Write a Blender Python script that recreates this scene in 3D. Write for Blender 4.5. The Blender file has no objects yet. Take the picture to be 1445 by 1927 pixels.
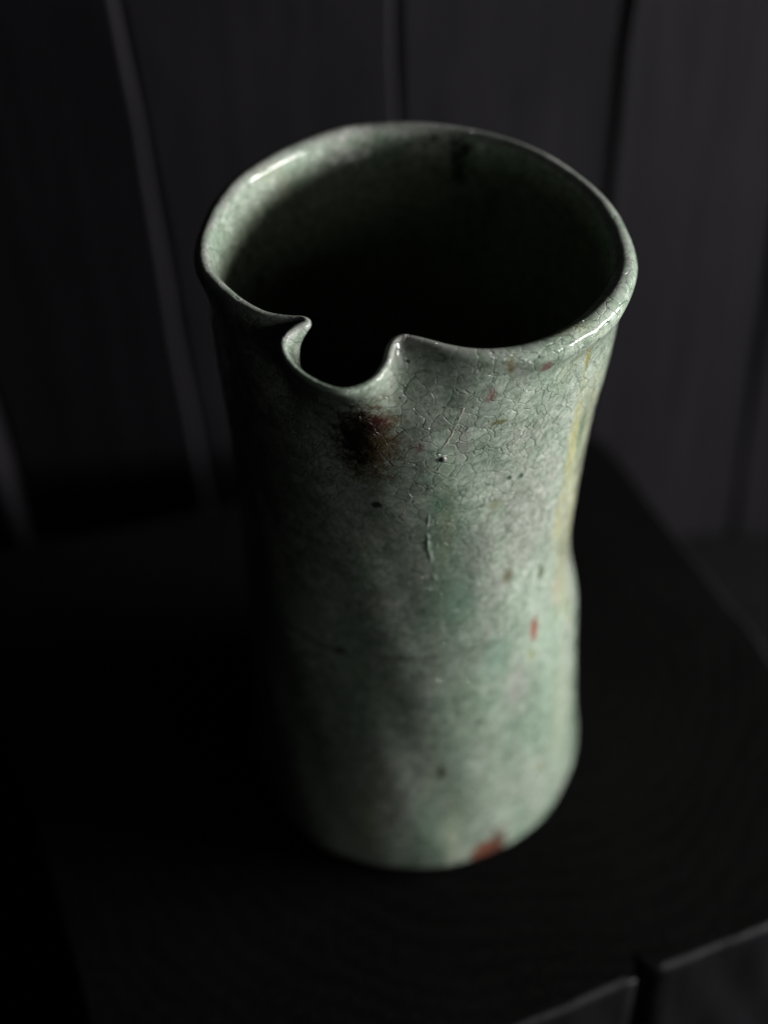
import bpy, bmesh, math, random
import numpy as np
from mathutils import Vector, Matrix
R = math.radians
random.seed(7)
scene = bpy.context.scene
COL = scene.collection

# ------------------------------------------------------------------ camera, world, lamp, exposure
cam_d = bpy.data.cameras.new('camera')
cam = bpy.data.objects.new('camera', cam_d); COL.objects.link(cam)
pitch, roll = R(43.5), R(-1.2)
fwd = Vector((0, math.cos(pitch), -math.sin(pitch)))
rt0 = Vector((1, 0, 0)); up0 = rt0.cross(fwd)
rt = rt0 * math.cos(roll) + up0 * math.sin(roll)
up = rt.cross(fwd)
m = Matrix((rt, up, -fwd)).transposed().to_4x4()
m.translation = Vector((-0.008847, -0.287913, 0.377654))
cam.matrix_world = m
cam_d.sensor_fit = 'VERTICAL'; cam_d.sensor_height = 17.205; cam_d.sensor_width = 12.9; cam_d.lens = 25.0
cam_d.clip_start = 0.01; cam_d.clip_end = 20
cam_d.dof.use_dof = True
cam_d.dof.focus_distance = (Vector((-0.005, -0.0400, 0.165)) - m.translation).dot(fwd)
cam_d.dof.aperture_fstop = 2.25
cam_d.dof.aperture_blades = 0
scene.camera = cam

world = bpy.data.worlds.new('World'); scene.world = world; world.use_nodes = True
bg = world.node_tree.nodes['Background']
bg.inputs['Color'].default_value = (0.85, 0.92, 1.0, 1); bg.inputs['Strength'].default_value = 0.0016

def lamp(name, az, elev, dist, sx, sy, power, target=(0, 0, .13), color=(1, .985, .985), spread=180):
    l = bpy.data.lights.new(name, 'AREA'); l.shape = 'RECTANGLE'; l.size = sx; l.size_y = sy
    l.energy = power; l.color = color; l.spread = R(spread)
    o = bpy.data.objects.new(name, l); COL.objects.link(o)
    d = Vector((math.sin(R(az)) * math.cos(R(elev)), -math.cos(R(az)) * math.cos(R(elev)), math.sin(R(elev))))
    o.location = Vector(target) + d * dist
    o.rotation_euler = d.to_track_quat('Z', 'Y').to_euler()
    return o
lamp('window_light', 87, 9.5, .85, .52, .07, 12.0)
lamp('room_light', 47, 13, 1.3, .8, .4, 1.3)

vs = scene.view_settings
vs.view_transform = 'Standard'; vs.look = 'None'; vs.exposure = 0; vs.gamma = 1; vs.use_curve_mapping = False

# ------------------------------------------------------------------ helpers
def new_obj(name, mesh, mat=None, parent=None):
    o = bpy.data.objects.new(name, mesh); COL.objects.link(o)
    if mat: mesh.materials.append(mat)
    if parent: o.parent = parent
    return o
def empty(name, loc=(0, 0, 0)):
    o = bpy.data.objects.new(name, None); COL.objects.link(o); o.location = loc
    o.empty_display_size = .02
    return o
def mesh_from(name, v, f, smooth=True):
    me = bpy.data.meshes.new(name); me.from_pydata([tuple(p) for p in v], [], [tuple(q) for q in f])
    if smooth: me.polygons.foreach_set('use_smooth', [True] * len(me.polygons))
    me.update(); return me

class NT:
    """tiny node-tree helper"""
    def __init__(s, name):
        s.mat = bpy.data.materials.new(name); s.mat.use_nodes = True
        s.t = s.mat.node_tree; s.t.nodes.clear()
        s.out = s.n('ShaderNodeOutputMaterial'); s.bsdf = s.n('ShaderNodeBsdfPrincipled')
        s.l(s.bsdf.outputs[0], s.out.inputs[0])
        s.co = s.n('ShaderNodeTexCoord').outputs['Object']
    def n(s, k, **kw):
        x = s.t.nodes.new(k)
        for a, b in kw.items(): setattr(x, a, b)
        return x
    def l(s, a, b): s.t.links.new(a, b)
    def put(s, sock, v):
        if hasattr(v, 'is_output'): s.l(v, sock)
        else: sock.default_value = v
    def math(s, op, a, b=0.0, c=None, clamp=False):
        x = s.n('ShaderNodeMath', operation=op, use_clamp=clamp)
        s.put(x.inputs[0], a); s.put(x.inputs[1], b)
        if c is not None: s.put(x.inputs[2], c)
        return x.outputs[0]
    def vec(s, op, a, b):
        x = s.n('ShaderNodeVectorMath', operation=op); s.put(x.inputs[0], a); s.put(x.inputs[1], b)
        return x.outputs['Value'] if op in ('LENGTH', 'DISTANCE', 'DOT_PRODUCT') else x.outputs[0]
    def rng(s, v, a, b, c=0., d=1., smooth=True):
        x = s.n('ShaderNodeMapRange', interpolation_type='SMOOTHSTEP' if smooth else 'LINEAR')
        s.put(x.inputs[0], v)
        for i, q in enumerate((a, b, c, d)): s.put(x.inputs[i + 1], q)
        return x.outputs[0]
    def noise(s, scale, detail=3, rough=.55, co=None, dist=0., color=False):
        x = s.n('ShaderNodeTexNoise'); s.put(x.inputs['Vector'], co or s.co)
        x.inputs['Scale'].default_value = scale; x.inputs['Detail'].default_value = detail
        x.inputs['Roughness'].default_value = rough; x.inputs['Distortion'].default_value = dist
        return x.outputs['Color' if color else 'Fac']
    def voro(s, scale, feature='F1', co=None, out='Distance', rand=1.0):
        x = s.n('ShaderNodeTexVoronoi', feature=feature); s.put(x.inputs['Vector'], co or s.co)
        x.inputs['Scale'].default_value = scale; x.inputs['Randomness'].default_value = rand
        return x.outputs[out]
    def mix(s, f, a, b, blend='MIX'):
        x = s.n('ShaderNodeMix', data_type='RGBA', blend_type=blend)
        s.put(x.inputs[0], f)
        for i, v in ((6, a), (7, b)): s.put(x.inputs[i], v if hasattr(v, 'is_output') else (*v, 1))
        return x.outputs[2]
    def scaled(s, v):
        return s.vec('MULTIPLY', s.co, v)
    def bump(s, h, strength, dist, normal=None):
        x = s.n('ShaderNodeBump'); s.put(x.inputs['Height'], h)
        x.inputs['Strength'].default_value = strength; x.inputs['Distance'].default_value = dist
        if normal: s.l(normal, x.inputs['Normal'])
        return x.outputs[0]

# ------------------------------------------------------------------ materials
def wood_black(name, col, col2, rough, axis='Z', bump=.4, grain=120, spec=.5):
    t = NT(name)
    sc = {'Z': (1, 1, .06), 'X': (.06, 1, 1), 'R': (1, 1, .12)}[axis]
    c = t.scaled(sc)
    g = t.noise(grain, 5, .6, c, .6)
    b = t.noise(14, 4, .6)
    f = t.noise(900, 2, .6, t.scaled((1, 1, .25)))
    k = t.math('MULTIPLY', t.rng(g, .35, .7), .7)
    k = t.math('ADD', k, t.math('MULTIPLY', t.rng(b, .35, .7), .4), clamp=True)
    t.l(t.mix(k, col, col2), t.bsdf.inputs['Base Color'])
    t.bsdf.inputs['Roughness'].default_value = rough
    t.bsdf.inputs['Specular IOR Level'].default_value = spec
    h = t.math('ADD', g, t.math('MULTIPLY', f, .35))
    t.l(t.bump(h, bump, .0006), t.bsdf.inputs['Normal'])
    return t.mat
M_wall = wood_black('charcoal_paint', (.0190, .0174, .0204), (.0285, .0262, .0302), .6, bump=.25, grain=160, spec=.15)
M_back = wood_black('gap_board', (.03, .03, .033), (.04, .04, .042), .8)
M_side = wood_black('charred_bark_side', (.0045, .0042, .005), (.008, .0075, .009), .5, axis='R', bump=.6, grain=180, spec=.4)
M_floor = wood_black('dark_floor', (.006, .006, .006), (.010, .010, .010), .9, axis='X', bump=.5, spec=.06)

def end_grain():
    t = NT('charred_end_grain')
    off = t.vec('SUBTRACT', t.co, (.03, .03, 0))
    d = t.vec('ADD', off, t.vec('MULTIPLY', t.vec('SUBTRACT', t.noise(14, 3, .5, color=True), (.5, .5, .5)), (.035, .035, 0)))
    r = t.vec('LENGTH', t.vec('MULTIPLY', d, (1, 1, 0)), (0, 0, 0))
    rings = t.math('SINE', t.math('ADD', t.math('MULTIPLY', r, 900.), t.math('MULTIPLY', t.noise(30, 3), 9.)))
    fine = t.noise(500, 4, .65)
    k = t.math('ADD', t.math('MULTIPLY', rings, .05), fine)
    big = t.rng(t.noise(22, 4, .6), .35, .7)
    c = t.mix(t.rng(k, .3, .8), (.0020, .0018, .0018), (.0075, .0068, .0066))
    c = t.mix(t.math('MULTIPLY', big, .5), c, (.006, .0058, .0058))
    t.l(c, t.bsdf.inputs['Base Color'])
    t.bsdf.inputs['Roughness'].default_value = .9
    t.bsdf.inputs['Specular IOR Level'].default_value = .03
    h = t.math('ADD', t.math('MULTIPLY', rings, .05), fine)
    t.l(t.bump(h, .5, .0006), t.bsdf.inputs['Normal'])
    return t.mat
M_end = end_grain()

# spots on the glaze: centre, (radius x, y, z), core, colour, opacity, edge raggedness
SPOTS = [
    ((.0390, -.0150, .130), (.0090, .014, .060), .1, (.56, .56, .34), .6, 1.),
    ((.0400, -.0200, .045), (.0070, .014, .040), .1, (.54, .57, .44), .5, 1.),
    # broad patches of glaze
    ((.0043, -.0397, .144), (.0046, .006, .0075), .1, (.17, .32, .22), .75, 1.2),
    ((.0086, -.0382, .110), (.007, .008, .012), .1, (.20, .345, .245), .75, 1.2),
    ((.0190, -.0360, .086), (.006, .008, .013), .1, (.23, .375, .28), .65, 1.2),
    ((.0135, -.0370, .127), (.0065, .007, .015), .1, (.29, .31, .265), .55, 1.2),
    ((.0090, -.0400, .163), (.0032, .005, .011), .1, (.33, .32, .295), .6, 1.2),
    ((.0260, -.0345, .072), (.0055, .008, .016), .1, (.47, .44, .42), .6, 1.2),
    # straw and green runs on the lit side
    ((.0365, -.0222, .146), (.0024, .005, .026), .2, (.52, .50, .23), .75, .9),
    ((.0382, -.0175, .150), (.0018, .004, .020), .2, (.15, .25, .16), .75, .9),
    ((.0345, -.0221, .121), (.0022, .004, .014), .2, (.53, .50, .27), .65, .9),
    ((.0368, -.0182, .092), (.0030, .004, .009), .2, (.58, .49, .37), .7, .9),
    ((.0372, -.0262, .1725), (.0010, .004, .0090), .35, (.34, .28, .05), .8, .9),
    ((.0185, -.0405, .1835), (.0013, .004, .0034), .2, (.27, .22, .07), .75, .9),
    # iron bloom under the spout
    ((-.0122, -.0425, .1640), (.0098, .022, .0190), .25, (.15, .085, .03), .9, 1.1),
    ((-.0102, -.0430, .1705), (.0042, .010, .0062), .1, (.11, .032, .034), .85, 1.0),
    ((-.0148, -.0425, .1650), (.0064, .020, .0160), .25, (.014, .009, .007), .97, 1.0),
    ((-.0106, -.0392, .1439), (.0014, .003, .0013), .6, (.012, .012, .012), .95, .5),
    # rust, olive and iron marks
    ((.0299, -.0286, .0883), (.0017, .003, .0060), .5, (.30, .075, .055), .92, .6),
    ((.0291, -.0309, .0803), (.0014, .003, .0030), .2, (.32, .33, .10), .75, .8),
    ((.0212, -.0340, .1140), (.0023, .004, .0045), .2, (.13, .11, .045), .75, 1.),
    ((.0305, -.0264, .1072), (.0013, .003, .0034), .3, (.08, .10, .03), .85, .8),
    ((.0195, -.0410, .0050), (.0062, .009, .0062), .75, (.27, .080, .045), .96, .6),
    ((.0225, -.0394, .0085), (.0040, .007, .0085), .3, (.13, .06, .045), .85, 1.1),
    ((.0053, -.0424, .0459), (.0024, .005, .0040), .2, (.09, .10, .04), .8, 1.),
    ((.0267, -.0367, .1810), (.0019, .003, .0022), .4, (.23, .11, .10), .8, .9),
    ((.0147, -.0398, .1758), (.0017, .003, .0028), .3, (.27, .15, .14), .75, .9),
    ((-.0007, -.0408, .1628), (.0015, .003, .0024), .3, (.23, .12, .115), .75, 1.),
    ((.0169, -.0381, .1669), (.0028, .004, .0012), .3, (.16, .155, .04), .75, 1.),
    ((.0201, -.0346, .1472), (.0010, .003, .0011), .4, (.02, .06, .045), .9, .6),
    ((.0229, -.0332, .1466), (.0008, .003, .0014), .4, (.02, .08, .05), .9, .6),
    ((.0169, -.0356, .1398), (.0026, .004, .0030), .2, (.23, .24, .11), .6, 1.),
    ((-.0208, -.0351, .0899), (.0024, .004, .0026), .2, (.05, .045, .03), .8, 1.),
    ((.0150, -.0397, .0640), (.0016, .003, .0022), .3, (.10, .13, .09), .7, 1.),
    ((.0345, -.0300, .0300), (.0016, .004, .0030), .3, (.30, .28, .10), .6, 1.),
    ((.0124, .0500, .1835), (.0046, .006, .0058), .3, (.008, .008, .006), .93, 1.1),
    ((.0117, .0500, .1775), (.0030, .006, .0050), .2, (.012, .012, .008), .85, 1.1),
    ((.0058, .0524, .1855), (.0016, .004, .0014), .3, (.03, .03, .02), .8, 1.),
    ((-.0393, .0282, .1600), (.0016, .003, .0020), .3, (.03, .035, .03), .8, 1.),
]

def glaze():
    t = NT('crackle_glaze')
    co = t.co
    wob = t.vec('MULTIPLY', t.vec('SUBTRACT', t.noise(260, 3, .6, color=True), (.5, .5, .5)), (.0022,) * 3)
    cw = t.vec('ADD', co, wob)
    wob2 = t.vec('MULTIPLY', t.vec('SUBTRACT', t.noise(90, 3, .6, color=True), (.5, .5, .5)), (.012,) * 3)
    streak = t.vec('MULTIPLY', t.vec('ADD', co, wob2), (1, 1, .33))
    # broad glaze colours
    c = (.505, .578, .490)
    n1 = t.rng(t.noise(38, 4, .6, streak), .42, .66)
    c = t.mix(t.math('MULTIPLY', n1, .85), c, (.33, .445, .34))          # sage green runs
    n2 = t.rng(t.noise(47, 4, .62, t.vec('ADD', streak, (3.1, 1.7, .4))), .47, .66)
    c = t.mix(t.math('MULTIPLY', n2, .5), c, (.50, .485, .45))          # pinkish grey bloom
    n3 = t.rng(t.noise(60, 3, .6, t.vec('ADD', t.vec('MULTIPLY', co, (1, 1, .12)), (7.3, 2.1, 5.))), .58, .74)
    c = t.mix(t.math('MULTIPLY', n3, .6), c, (.53, .54, .33))             # straw streaks
    n4 = t.rng(t.noise(120, 4, .65, t.vec('ADD', streak, (1.3, 4.7, 9.))), .52, .72)
    c = t.mix(t.math('MULTIPLY', n4, .35), c, (.23, .34, .25))
    # mottled grain of the glaze
    g = t.noise(900, 3, .6, cw)
    c = t.mix(.85, c, t.mix(t.rng(g, .33, .67), (.68, .74, .68), (1.16, 1.15, 1.15)), 'MULTIPLY')
    g2 = t.noise(330, 4, .62, cw)
    c = t.mix(.7, c, t.mix(t.rng(g2, .35, .66), (.70, .76, .70), (1.12, 1.10, 1.10)), 'MULTIPLY')
    # crackle: two sizes of cell, each flake a shade of its own
    e1 = t.voro(270, 'DISTANCE_TO_EDGE', cw); e2 = t.voro(640, 'DISTANCE_TO_EDGE', cw)
    cell = t.n('ShaderNodeSeparateColor'); t.l(t.voro(640, 'F1', cw, 'Color'), cell.inputs[0])
    cellv = cell.outputs[0]
    c = t.mix(.8, c, t.mix(cellv, (.86, .87, .86), (1.1, 1.1, 1.1)), 'MULTIPLY')
    k1 = t.rng(e1, .0, .025, 1, 0); k2 = t.rng(e2, .0, .05, 1, 0)
    pres = t.rng(t.noise(70, 2), .38, .6)
    k2p = t.math('MULTIPLY', k2, pres)
    crack = t.math('MAXIMUM', t.math('MULTIPLY', k1, t.rng(t.noise(50, 2), .35, .65, .4, .9)), t.math('MULTIPLY', k2p, .7))
    c = t.mix(crack, c, t.mix(1., c, (.30, .33, .30), 'MULTIPLY'))
    # the glaze has run thin over the lip
    lipz = t.n('ShaderNodeSeparateXYZ'); t.l(co, lipz.inputs[0])
    thin = t.rng(t.math('ADD', lipz.outputs[2], t.math('MULTIPLY', t.math('SUBTRACT', g2, .5), .006)), .1855, .1885)
    c = t.mix(t.math('MULTIPLY', thin, .6), c, (.44, .43, .415))
    # pinholes and iron specks
    p = t.rng(t.voro(210, 'F1', cw), .06, .11, 1, 0)
    pm = t.rng(t.noise(60, 2, .5, t.vec('ADD', co, (2, 5, 1))), .5, .6)
    c = t.mix(t.math('MULTIPLY', p, t.math('MULTIPLY', pm, .85)), c, (.05, .055, .04))
    p2 = t.rng(t.voro(520, 'F1', t.vec('ADD', cw, (4, 4, 4))), .08, .13, 1, 0)
    pm2 = t.rng(t.noise(90, 2, .5, t.vec('ADD', co, (8, 5, 3))), .52, .62)
    c = t.mix(t.math('MULTIPLY', p2, t.math('MULTIPLY', pm2, .7)), c, (.05, .055, .04))
    # glaze colour is multiplied darker on the inside of the jug
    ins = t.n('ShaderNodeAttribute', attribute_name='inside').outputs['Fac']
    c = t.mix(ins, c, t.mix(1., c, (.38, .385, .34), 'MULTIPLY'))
    # single marks
    nz = t.math('SUBTRACT', t.noise(420, 4, .65), .5)
    nz2 = t.math('SUBTRACT', t.noise(1300, 3, .6), .5)
    rag = t.math('ADD', nz, t.math('MULTIPLY', nz2, .6))
    fade = t.rng(g2, .25, .55, .75, 1.)
    for (pos, rad, core, colr, op, rg) in SPOTS:
        d = t.vec('SUBTRACT', co, pos)
        d = t.vec('LENGTH', t.vec('MULTIPLY', d, tuple(1. / q for q in rad)), (0, 0, 0))
        d = t.math('ADD', d, t.math('MULTIPLY', rag, rg * 1.35))
        f = t.math('MULTIPLY', t.rng(d, core, 1.0, 1, 0), t.math('MULTIPLY', fade, op))
        c = t.mix(f, c, colr)
    t.l(c, t.bsdf.inputs['Base Color'])
    t.l(t.rng(t.noise(300, 3), .3, .7, .05, .13), t.bsdf.inputs['Roughness'])
    t.bsdf.inputs['IOR'].default_value = 1.5
    # every flake is tipped a little its own way
    vn_ = t.n('ShaderNodeTexVoronoi', feature='F1'); t.l(cw, vn_.inputs['Vector']); vn_.inputs['Scale'].default_value = 270
    tip = t.vec('SUBTRACT', vn_.outputs['Color'], (.5, .5, .5))
    facet = t.vec('DOT_PRODUCT', tip, t.vec('MULTIPLY', t.vec('SUBTRACT', cw, vn_.outputs['Position']), (270.,) * 3))
    # relief: flakes, cracks, orange-peel
    h = t.math('ADD', t.math('MULTIPLY', t.rng(e1, 0, .040), .75), t.math('MULTIPLY', t.rng(e2, 0, .06), t.math('MULTIPLY', pres, .40)))
    h = t.math('ADD', h, t.math('MULTIPLY', facet, 2.2))
    h = t.math('ADD', h, t.math('MULTIPLY', g2, .28))
    h = t.math('ADD', h, t.math('MULTIPLY', t.noise(110, 2), .25))
    h = t.math('SUBTRACT', h, t.math('MULTIPLY', p, .5))
    t.l(t.bump(h, .75, .00022), t.bsdf.inputs['Normal'])
    return t.mat
M_glaze = glaze()
def plain(name, col, rough):
    t = NT(name)
    g = t.noise(1200, 3, .6)
    t.l(t.mix(t.rng(g, .3, .7), tuple(q * .6 for q in col), tuple(min(1, q * 1.15) for q in col)), t.bsdf.inputs['Base Color'])
    t.bsdf.inputs['Roughness'].default_value = rough
    t.l(t.bump(g, .5, .0001), t.bsdf.inputs['Normal'])
    return t.mat
M_ridge = plain('raised_glaze_thread', (.72, .68, .58), .25)
M_vein = plain('pale_glaze_vein', (.40, .37, .34), .3)
M_bead = plain('glaze_bead_iron', (.33, .34, .31), .18)

# ------------------------------------------------------------------ floor
FZ = -0.085
fl = mesh_from('floor', [(-2, -2, FZ), (2, -2, FZ), (2, 2, FZ), (-2, 2, FZ)], [(0, 1, 2, 3)], False)
o = new_obj('floor', fl, M_floor); o['kind'] = 'structure'

# ------------------------------------------------------------------ plank wall behind
WY = 0.18
wall = empty('plank_wall', (0, WY, FZ))
wall['label'] = 'dark charcoal painted wall of upright boards, out of focus behind the jug'
wall['category'] = 'wall'
def plank(x0b, x0t, x1b, x1t, zb, zt, dy0=0., dy1=0., th=.014, bl=.0018, br=.0017):
    bm = bmesh.new()
    vs_ = []
    NZ = 24
    def xx(a, b, k): return a + (b - a) * k
    sec = lambda x0, x1: [(x0, th), (x0, bl + dy0), (x0 + bl * .3, bl * .3 + dy0), (x0 + bl, dy0), (x1 - br, dy1), (x1 - br * .3, br * .3 + dy1), (x1, br + dy1), (x1, th)]
    ph = random.random() * 9
    for i in range(NZ + 1):
        k = i / NZ; z = zb + (zt - zb) * k
        w0 = .0005 * math.sin(k * 23 + ph) + .0003 * math.sin(k * 61 + ph * 2)
        w1 = .0005 * math.sin(k * 19 + ph * 3) + .0003 * math.sin(k * 53 + ph)
        vs_.append([bm.verts.new((x, y, z)) for x, y in sec(xx(x0b, x0t, k) + w0, xx(x1b, x1t, k) + w1)])
    n = len(vs_[0])
    for i in range(NZ):
        for j in range(n - 1):
            f = bm.faces.new((vs_[i][j], vs_[i][j + 1], vs_[i + 1][j + 1], vs_[i + 1][j])); f.smooth = 2 <= j <= 4 and j != 3 or j in (1, 5)
        bm.faces.new((vs_[i][n - 1], vs_[i][0], vs_[i + 1][0], vs_[i + 1][n - 1]))
    bm.faces.new(list(reversed(vs_[0]))); bm.faces.new(vs_[-1])
    bmesh.ops.recalc_face_normals(bm, faces=bm.faces[:])
    me = bpy.data.meshes.new('plank'); bm.to_mesh(me); bm.free()
    return new_obj('plank', me, M_wall, wall)
ZB, ZT = 0.0, 0.55
# joints: x at the wall's foot, x at its top (z .25 above the jug's base), half gap
J = [(-.335, -.350, .0007), (-.250, -.262, .0007), (-.166, -.178, .0007), (-.0825, -.0955, .0007), (-.001, -.001, .0007), (.0735, .0745, .0007), (.1440, .1300, .0007),
     (.212, .206, .0007), (.290, .288, .0007), (.370, .370, .0007), (.455, .455, .0007), (.54, .54, .0007)]
TILT = {0: (.007, 0), 1: (.008, 0), 2: (.0130, .0), 3: (.003, 0), 5: (-.001, .001)}   # board tilts made up so the left ones catch less light
for i in range(len(J) - 1):
    a, b = J[i], J[i + 1]
    s = (ZT - ZB) / .335
    plank(a[0] + a[2], a[0] + (a[1] - a[0]) * s + a[2], b[0] - b[2], b[0] + (b[1] - b[0]) * s - b[2], ZB, ZT, dy0=TILT.get(i, (0, 0))[0] + random.uniform(-.0005, .0005), dy1=TILT.get(i, (0, 0))[1] + random.uniform(-.0005, .0005))
bb = mesh_from('backing', [(-.6, .016, 0), (.8, .016, 0), (.8, .016, ZT), (-.6, .016, ZT), (-.6, .03, 0), (.8, .03, 0), (.8, .03, ZT), (-.6, .03, ZT)],
               [(0, 1, 2, 3), (5, 4, 7, 6), (1, 5, 6, 2), (4, 0, 3, 7), (3, 2, 6, 7), (4, 5, 1, 0)], False)
new_obj('backing', bb, M_back, wall)

# ------------------------------------------------------------------ wooden block the jug stands on
def block():
    pts = [(-76, -133), (149, -44), (75, 155), (-160, 91)]
    P = [Vector((x / 1000, y / 1000)) for x, y in pts]
    ring = []
    for i, a in enumerate(P):
        b = P[(i + 1) % len(P)]
        n = max(1, int((b - a).length / .004))
        for k in range(n): ring.append(a.lerp(b, k / n))
    # two light smoothing passes keep the hewn corners soft
    for _ in range(6):
        ring = [(ring[i - 1] + ring[i] * 2 + ring[(i + 1) % len(ring)]) / 4 for i in range(len(ring))]
    # radial drying crack at the front right
    out = []
    cdir = Vector((-.55, .83)); cp = Vector((.0605, -.079))
    for i, p in enumerate(ring):
        d = p - cp
        q = p + Vector((p.normalized().x, p.normalized().y)) * (.0003 + .0003 * math.sin(i * .31) + .0002 * math.sin(i * .83 + 1) + random.uniform(-.00018, .00018))
        out.append(q)
    ci = min(range(len(out)), key=lambda i: (out[i] - cp).length)
    tip = cp + cdir.normalized() * .034
    e0 = cp + Vector((-.0022, -.0006)); e1 = cp + Vector((.0026, .0016))
    wedge = [e0, e0.lerp(tip, .25) + Vector((.0006, .0)), e0.lerp(tip, .6), tip, e1.lerp(tip, .6), e1.lerp(tip, .25), e1]
    keep0 = [p for p in out[:ci] if (p - cp).length > .0032]
    keep1 = [p for p in out[ci + 1:] if (p - cp).length > .0032]
    iswedge = [False] * len(keep0) + [True] * len(wedge) + [False] * len(keep1)
    out = keep0 + wedge + keep1
    n = len(out)
    cen = Vector((0, .03))
    levels = [(0, .0024), (-.0004, .0011), (-.0014, .0003), (-.0030, 0)] + [(-.003 - (.082 - .003) * k / 12, 0) for k in range(1, 13)]
    rows = []
    nrm = []
    for i in range(n):
        t_ = (out[(i + 1) % n] - out[i - 1]).normalized(); nrm.append(Vector((t_.y, -t_.x)))
    bm = bmesh.new()
    for li, (z, ins) in enumerate(levels):
        r = []
        for i, p in enumerate(out):
            w = 0 if iswedge[i] else (.0007 * math.sin(i * 1.3 + z * 120) + .0006 * math.sin(i * .37 + z * 60)) * min(1, -z / .02)
            jag = .0003 * math.sin(i * .5) + .0002 * math.sin(i * 1.3 + .5)
            q = p - nrm[i] * (ins * (.35 if iswedge[i] else 1) * (.8 + .1 * math.sin(i * .61))) + nrm[i] * w
            r.append(bm.verts.new((q.x, q.y, z + (0 if ins == 0 else jag * ins / .0024 * -.5 if z < 0 else -abs(jag) * .4))))
        rows.append(r)
    for a, b in zip(rows, rows[1:]):
        for i in range(n):
            j = (i + 1) % n
            f = bm.faces.new((b[i], b[j], a[j], a[i])); f.smooth = True; f.material_index = 0
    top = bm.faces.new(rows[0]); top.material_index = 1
    bm.faces.new(list(reversed(rows[-1])))
    bmesh.ops.triangulate(bm, faces=[top])
    bmesh.ops.recalc_face_normals(bm, faces=bm.faces[:])
    me = bpy.data.meshes.new('wooden_block'); bm.to_mesh(me); bm.free()
    ob = new_obj('wooden_block', me, M_side)
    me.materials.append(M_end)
    ob['label'] = 'low black charred wood block with a split in its front edge, under the jug'
    ob['category'] = 'wooden block'
    return ob
block()

# ------------------------------------------------------------------ the jug
# crest of the lip, looked down on (mm; camera side is -y), with height and wall thickness
CREST = [  # x, y, z, thickness
    (-48.4, 0.5, 187.5, 3.6), (-48.2, 8, 187.6, 3.5), (-46.0, 19.4, 187.8, 4.4), (-41.7, 30.2, 188.2, 5.0), (-34.4, 40.3, 188.1, 5.0), (-26.0, 48.0, 187.9, 4.6), (-16, 53.8, 188, 4.0),
    (-4.2, 55.3, 188, 4.0), (7.6, 53.8, 188, 4.0), (19, 49.2, 188, 4.0), (28.4, 42.0, 188, 4.2), (36.1, 32.4, 188, 4.4), (42.2, 20.8, 187.8, 4.8), (45.5, 8.2, 187.6, 5.4),
    (46.1, -3.3, 187.2, 6.0), (44.4, -12.6, 186.8, 6.4), (39.8, -21.6, 186.5, 6.6), (33.8, -28.7, 186.2, 6.2), (27.2, -33.9, 186.2, 5.6), (19.8, -37.2, 186.5, 4.8), (11, -38.5, 187.3, 3.9), (5, -37.6, 187.9, 3.4),
    (-0.5, -35.6, 188.4, 2.9), (-4.6, -34.6, 188.6, 2.3), (-6.4, -36.4, 188.4, 1.9), (-7.9, -41.5, 187.0, 1.8), (-11.0, -46.0, 186.0, 1.7), (-17.2, -48.4, 185.5, 1.7), (-24.8, -44.0, 186.0, 1.7), (-29.2, -37.5, 187.2, 1.8), (-29.4, -33.6, 188.0, 1.9),
    (-27.0, -30.4, 188.5, 2.1), (-24.6, -28.4, 188.6, 2.3), (-25.6, -26.9, 188.4, 2.6), (-28.6, -26.4, 188.2, 2.9), (-33.4, -24.8, 188, 3.9), (-39.2, -19.6, 187.8, 4.8), (-44.3, -12.0, 187.6, 4.6), (-47.2, -6.2, 187.5, 4.0)]
def closed_spline(P, n):
    """centripetal Catmull-Rom through P, resampled to n points at equal arc length"""
    P = np.array(P, float); N = len(P); dense = []
    for i in range(N):
        p0, p1, p2, p3 = P[i - 1], P[i], P[(i + 1) % N], P[(i + 2) % N]
        t0 = 0; t1 = t0 + np.linalg.norm(p1[:3] - p0[:3]) ** .5; t2 = t1 + np.linalg.norm(p2[:3] - p1[:3]) ** .5; t3 = t2 + np.linalg.norm(p3[:3] - p2[:3]) ** .5
        for t in np.linspace(t1, t2, 40, endpoint=False):
            a1 = (t1 - t) / (t1 - t0) * p0 + (t - t0) / (t1 - t0) * p1
            a2 = (t2 - t) / (t2 - t1) * p1 + (t - t1) / (t2 - t1) * p2
            a3 = (t3 - t) / (t3 - t2) * p2 + (t - t2) / (t3 - t2) * p3
            b1 = (t2 - t) / (t2 - t0) * a1 + (t - t0) / (t2 - t0) * a2
            b2 = (t3 - t) / (t3 - t1) * a2 + (t - t1) / (t3 - t1) * a3
            dense.append((t2 - t) / (t2 - t1) * b1 + (t - t1) / (t2 - t1) * b2)
    D = np.array(dense); D2 = np.vstack([D, D[:1]])
    s = np.concatenate([[0], np.cumsum(np.linalg.norm(np.diff(D2[:, :3], axis=0), axis=1))])
    q = np.linspace(0, s[-1], n, endpoint=False)
    return np.stack([np.interp(q, s, D2[:, k]) for k in range(D.shape[1])], 1)
NC = 1000
def gsmooth(a, sig):
    k = np.exp(-.5 * (np.arange(-int(4 * sig), int(4 * sig) + 1) / sig) ** 2); k /= k.sum()
    h = len(k) // 2
    return np.convolve(np.concatenate([a[-h:], a, a[:h]]), k, 'valid')
K = closed_spline(CREST, NC)
for kk in range(4): K[:, kk] = gsmooth(K[:, kk], 1.6)
lin0 = np.linspace(0, 2 * np.pi, NC, endpoint=False)
flare = np.clip((K[:, 1] + 30) / 25, 0, 1)[:, None] * .9
rad = K[:, :2] - np.array([[0, 5.]]); K[:, :2] += flare * rad / np.linalg.norm(rad, axis=1, keepdims=True)
K[:, 2] += .08 * np.sin(lin0 * 5 + 1) + .07 * np.sin(lin0 * 11 + 2.2)
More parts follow.
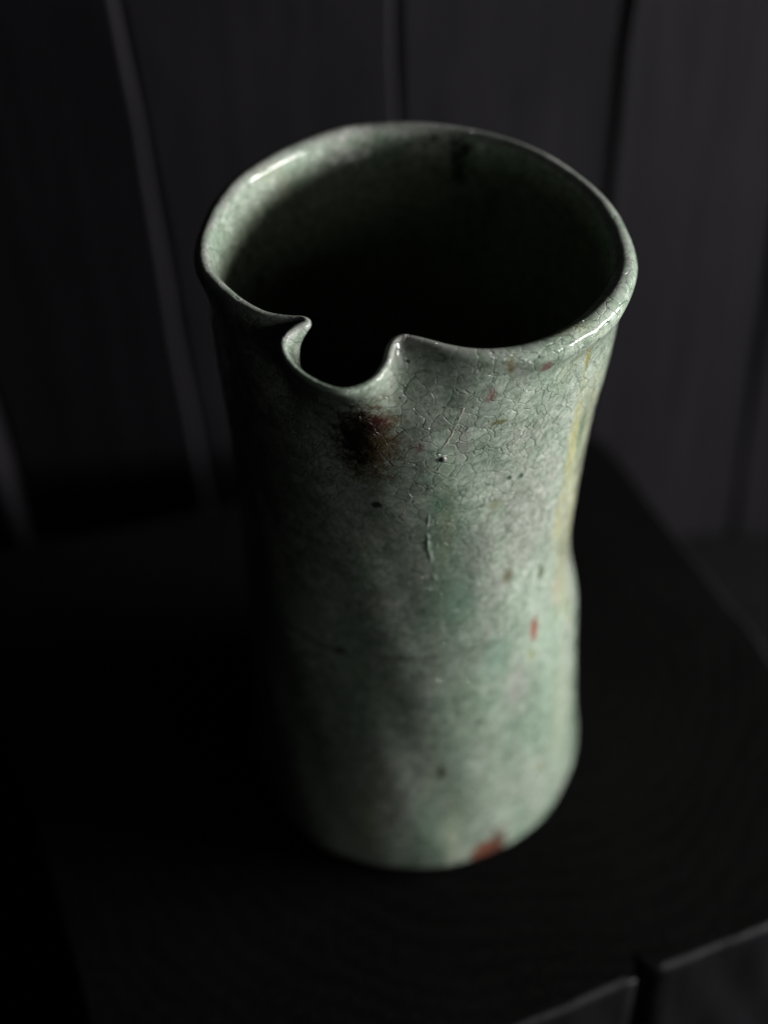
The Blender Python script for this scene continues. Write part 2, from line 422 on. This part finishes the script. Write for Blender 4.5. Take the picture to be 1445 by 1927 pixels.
K[:, 3] *= 1 + .05 * np.sin(lin0 * 7) + .04 * np.sin(lin0 * 16 + 1)
K /= 1000.
KS = np.stack([gsmooth(K[:, 0], 10), gsmooth(K[:, 1], 10)], 1)
CX, CY = 0.0, 0.005
# body angle of each column (clockwise seen from above: starts at -x, goes over +y)
ang = np.unwrap(np.arctan2(K[:, 1] - CY, K[:, 0] - CX))
lin = np.linspace(ang[0], ang[0] - 2 * np.pi, NC, endpoint=False)
phi = lin + gsmooth(ang - lin, 22)
def prof(z, tab):
    zs = [a for a, _ in tab]; rs = [b for _, b in tab]
    return np.interp(z, zs, rs)
RIGHT = [(0, 47.2), (5, 48.3), (12, 47.4), (28, 45.9), (52, 44.5), (66, 43.7), (74, 42.8), (80, 41.7), (87, 40.5), (95, 40.1), (101, 40.2), (115, 41.5), (133, 42.4), (147, 43.2), (158, 44.6), (166, 45.2), (178, 45.4), (188, 45.2)]
LEFT = [(0, 48.6), (4, 49.2), (31, 47.6), (78, 46.0), (108, 45.6), (136, 46.2), (166, 47.2), (178, 47.3), (188, 47.3)]
FRONT = [(0, 47.6), (4, 48.4), (14, 48.3), (40, 46.6), (62, 45.6), (78, 45.0), (92, 43.2), (110, 42.2), (130, 42.2), (150, 43.2), (168, 44.6), (188, 46)]
BACK = [(0, 48.5), (4, 49), (40, 47), (100, 44), (150, 45.5), (170, 47.2), (188, 48.6)]
rng = np.random.RandomState(3)
ZTOP = .188
NU = 250
us = np.linspace(0, 1, NU)
us = np.where(us < .06, us, us)
zsm = .0 + ZTOP * us
# smooth radius tables
def smooth_tab(tab):
    zz = np.linspace(-.03, .218, 500)
    r = prof(zz * 1000, tab)
    k = np.exp(-.5 * (np.arange(-24, 25) / 4.5) ** 2); k /= k.sum()
    rp = np.convolve(np.pad(r, 24, mode='edge'), k, 'valid')
    return zz, rp / 1000
T = [smooth_tab(q) for q in (RIGHT, LEFT, FRONT, BACK)]
def body_r(ph, z):
    c, s = np.cos(ph), np.sin(ph)
    rr = [np.interp(z, *q) for q in T]
    r = np.where(c > 0, rr[0], rr[1]) * c * c + np.where(s < 0, rr[2], rr[3]) * s * s
    # hand-made unevenness, throwing rings
    r = r + .00035 * np.sin(3 * ph + 40 * z + 1) + .00028 * np.sin(5 * ph - 55 * z) + .00016 * np.sin(9 * ph + 90 * z + 2) + .00003 * np.sin(z * 900 + 1.5 * np.sin(ph + .4)) + .00008 * np.sin(17 * ph + 130 * z)
    zs_ = .0897 + .0013 * np.sin(4 * ph + .6) + .0004 * np.sin(13 * ph)
    side = np.clip(-np.sin(ph + .30), 0, 1) ** 2.5
    above = np.clip((z - zs_) / .0024, 0, 1); above = above * above * (3 - 2 * above)
    r = r + side * above * .0014 * np.exp(-np.clip(z - zs_, 0, 1) / .0085) - side * .0001 * np.exp(-((z - zs_ + .0006) / .0012) ** 2)
    foot = np.clip(1 - z / .005, 0, 1)
    return r - .0035 * foot ** 2.2
grid = np.zeros((NU, NC, 3)); th = np.zeros((NU, NC))
for j, z in enumerate(zsm):
    v = ZTOP - z
    r = body_r(phi, np.full(NC, z))
    bx, by = CX + r * np.cos(phi), CY + r * np.sin(phi)
    rt_ = body_r(phi, np.full(NC, ZTOP)); tx, ty = CX + rt_ * np.cos(phi), CY + rt_ * np.sin(phi)
    w = .80 * math.exp(-(v / .0042) ** 1.5) + .20 * math.exp(-(v / .016) ** 1.5)
    e_ = math.exp(-(v / .0035) ** 1.2)
    KX, KY = K[:, 0] * e_ + KS[:, 0] * (1 - e_), K[:, 1] * e_ + KS[:, 1] * (1 - e_)
    dx, dy = KX - tx, KY - ty
    # the pulled spout reaches further down the wall than the flared lip
    front = np.clip((np.cos(phi - R(-90 - 18)) - .80) / .18, 0, 1); front = front * front * (3 - 2 * front)
    w2 = .10 * math.exp(-(v / .006) ** 1.3) + .90 * math.exp(-(v / .0095) ** 1.2)
    ww = w * (1 - front) + w2 * front
    topz = K[:, 3 - 1] - K[:, 3] * .5
    g = np.clip((z - .120) / (ZTOP - .120), 0, 1); g = g * g
    grid[j, :, 0] = bx + ww * dx; grid[j, :, 1] = by + ww * dy
    grid[j, :, 2] = z + g * (topz - ZTOP)
    g3 = math.exp(-(v / .012) ** 1.4)
    th[j] = .0034 * (1 - g3) + K[:, 3] * g3
du = np.gradient(grid, axis=0)
dc = np.roll(grid, -1, 1) - np.roll(grid, 1, 1)
nr = np.cross(du, dc)          # columns run clockwise: outward
nr /= np.linalg.norm(nr, axis=2, keepdims=True)
if np.sum(nr[20, :, 0] * np.cos(phi)) < 0: nr = -nr
tu = du / np.linalg.norm(du, axis=2, keepdims=True)
outer = grid + nr * th[..., None] * .5
inner = grid - nr * th[..., None] * .5
lipn = 11
lip = []
for a in np.linspace(0, np.pi, lipn + 2)[1:-1]:
    lip.append(grid[-1] + .5 * th[-1][:, None] * (math.cos(a) * nr[-1] + math.sin(a) * tu[-1]))
outer[:, :, 2] = np.maximum(outer[:, :, 2], .0004)
jb = int(NU * .05)
rows = [outer[j] for j in range(NU)] + lip + [inner[j] for j in range(NU - 1, jb, -2)]
# tiny chips and grit along the cut edge of the spout
rowsA = np.array(rows)
nrow = len(rowsA)
verts = rowsA.reshape(-1, 3).tolist()
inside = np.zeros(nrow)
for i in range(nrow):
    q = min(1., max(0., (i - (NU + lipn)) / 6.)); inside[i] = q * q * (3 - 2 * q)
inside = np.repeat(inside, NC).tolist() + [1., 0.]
faces = []; part = []
sp_cols = np.zeros(NC, bool)
for c in range(NC):
    x, y = K[c, 0] * 1000, K[c, 1] * 1000
    if -30.5 < x < -3.0 and y < -29.0: sp_cols[c] = True
lip0 = NU - 20; lip1 = NU + lipn + 6
spout0 = NU - 32; spout1 = NU + lipn + 11
for i in range(nrow - 1):
    for c in range(NC):
        d = (c + 1) % NC
        faces.append((i * NC + c, i * NC + d, (i + 1) * NC + d, (i + 1) * NC + c))
        if sp_cols[c] and spout0 <= i < spout1: part.append(2)
        elif not sp_cols[c] and lip0 <= i < lip1: part.append(1)
        else: part.append(0)
# floor inside and underside
ci = len(verts); verts.append((CX, CY, float(rowsA[-1][:, 2].mean()) - .001)); co_ = len(verts); verts.append((CX, CY, .0012))
for c in range(NC):
    d = (c + 1) % NC
    faces.append(((nrow - 1) * NC + c, (nrow - 1) * NC + d, ci)); part.append(0)
    faces.append((d, c, co_)); part.append(0)
full = mesh_from('full', verts, faces)
bm = bmesh.new(); bm.from_mesh(full); bmesh.ops.recalc_face_normals(bm, faces=bm.faces[:]); bm.to_mesh(full); bm.free()
full.update()
vn = np.zeros(len(verts) * 3); full.vertex_normals.foreach_get('vector', vn); vn = vn.reshape(-1, 3)
flip_faces = [tuple(p.vertices) for p in full.polygons]
jug = empty('ceramic_jug')
jug['label'] = 'tall pale green crackle glazed ceramic jug with notched spout, standing on the black wooden block'
jug['category'] = 'jug'
jug_parts = {}
for k, nm in enumerate(('body', 'rim', 'spout')):
    fs = [f for f, p in zip(flip_faces, part) if p == k]
    used = sorted({v for f in fs for v in f}); mp = {v: i for i, v in enumerate(used)}
    me = mesh_from(nm, [verts[v] for v in used], [[mp[v] for v in f] for f in fs])
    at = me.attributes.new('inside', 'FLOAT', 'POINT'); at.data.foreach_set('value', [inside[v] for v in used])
    me.normals_split_custom_set_from_vertices([tuple(vn[v]) for v in used])
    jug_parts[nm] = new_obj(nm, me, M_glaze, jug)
bpy.data.meshes.remove(full)

# raised thread of glaze and the beads on the front of the wall
def tube(name, pts, rads, mat, seg=8):
    v, f = [], []
    pts = [Vector(p) for p in pts]
    for i, p in enumerate(pts):
        a = pts[max(0, i - 1)]; b = pts[min(len(pts) - 1, i + 1)]
        t_ = (b - a).normalized(); s_ = t_.cross(Vector((0, -1, .2))).normalized(); q_ = s_.cross(t_)
        for k in range(seg):
            an = 2 * math.pi * k / seg
            v.append(p + (s_ * math.cos(an) + q_ * math.sin(an)) * rads[i])
    n = len(pts)
    for i in range(n - 1):
        for k in range(seg):
            l = (k + 1) % seg
            f.append((i * seg + k, i * seg + l, (i + 1) * seg + l, (i + 1) * seg + k))
    f.append(tuple(range(seg))[::-1]); f.append(tuple((n - 1) * seg + k for k in range(seg)))
    me = mesh_from(name, v, f)
    return new_obj(name, me, mat, jug)
def on_wall(pts, lift):
    return [(x, y - lift, z) for x, y, z in pts]
def densify(pts, n, jit):
    rr = random.Random(5); out = []
    for a, b in zip(pts, pts[1:]):
        for k in range(n):
            p = Vector(a).lerp(Vector(b), k / n)
            out.append((p.x + rr.uniform(-jit, jit), p.y, p.z + rr.uniform(-jit, jit)))
    out.append(pts[-1]); return out
d = densify([(.0087, -.0402, .1730), (.0076, -.0402, .1697), (.0063, -.0403, .1660), (.0054, -.0405, .1640), (.0043, -.0406, .1622)], 5, .00012)
tube('glaze_thread', on_wall(d, .00006), [.00036] + [.00022 + .00008 * math.sin(i * 1.7) ** 2 for i in range(len(d) - 2)] + [.0001], M_ridge)
d = densify([(.0041, -.0404, .1566), (.0035, -.0405, .1557), (.0027, -.0405, .1549)], 4, .0001)
tube('glaze_thread', on_wall(d, -.00002), [.00016 + .00008 * math.sin(i * 2.1) ** 2 for i in range(len(d))], M_ridge)
d = densify([(.0022, -.0400, .1510), (.0018, -.0400, .1478), (.0010, -.0395, .1371), (.0014, -.0391, .1290), (.0027, -.0388, .1204), (.0036, -.0387, .1150), (.0054, -.0387, .1090), (.0082, -.0386, .1030), (.0115, -.0383, .0985)], 6, .0003)
tube('glaze_vein', on_wall(d, -.00037), [.00014 + .00034 * math.sin(math.pi * min(1, (i + 1) / len(d))) ** .5 * (1 + .30 * math.sin(i * .8)) for i in range(len(d))], M_glaze)
def bead(c, r):
    bm = bmesh.new(); bmesh.ops.create_icosphere(bm, subdivisions=3, radius=r)
    for v in bm.verts:
        v.co *= 1 + .12 * math.sin(v.co.x * 4000 + 1) * math.sin(v.co.z * 5000)
        v.co += Vector(c)
    for f in bm.faces: f.smooth = True
    me = bpy.data.meshes.new('glaze_bead'); bm.to_mesh(me); bm.free()
    return new_obj('glaze_bead', me, M_bead, jug)
bead((.0045, -.0404, .1588), .00085)


scene.cycles.use_denoising = True
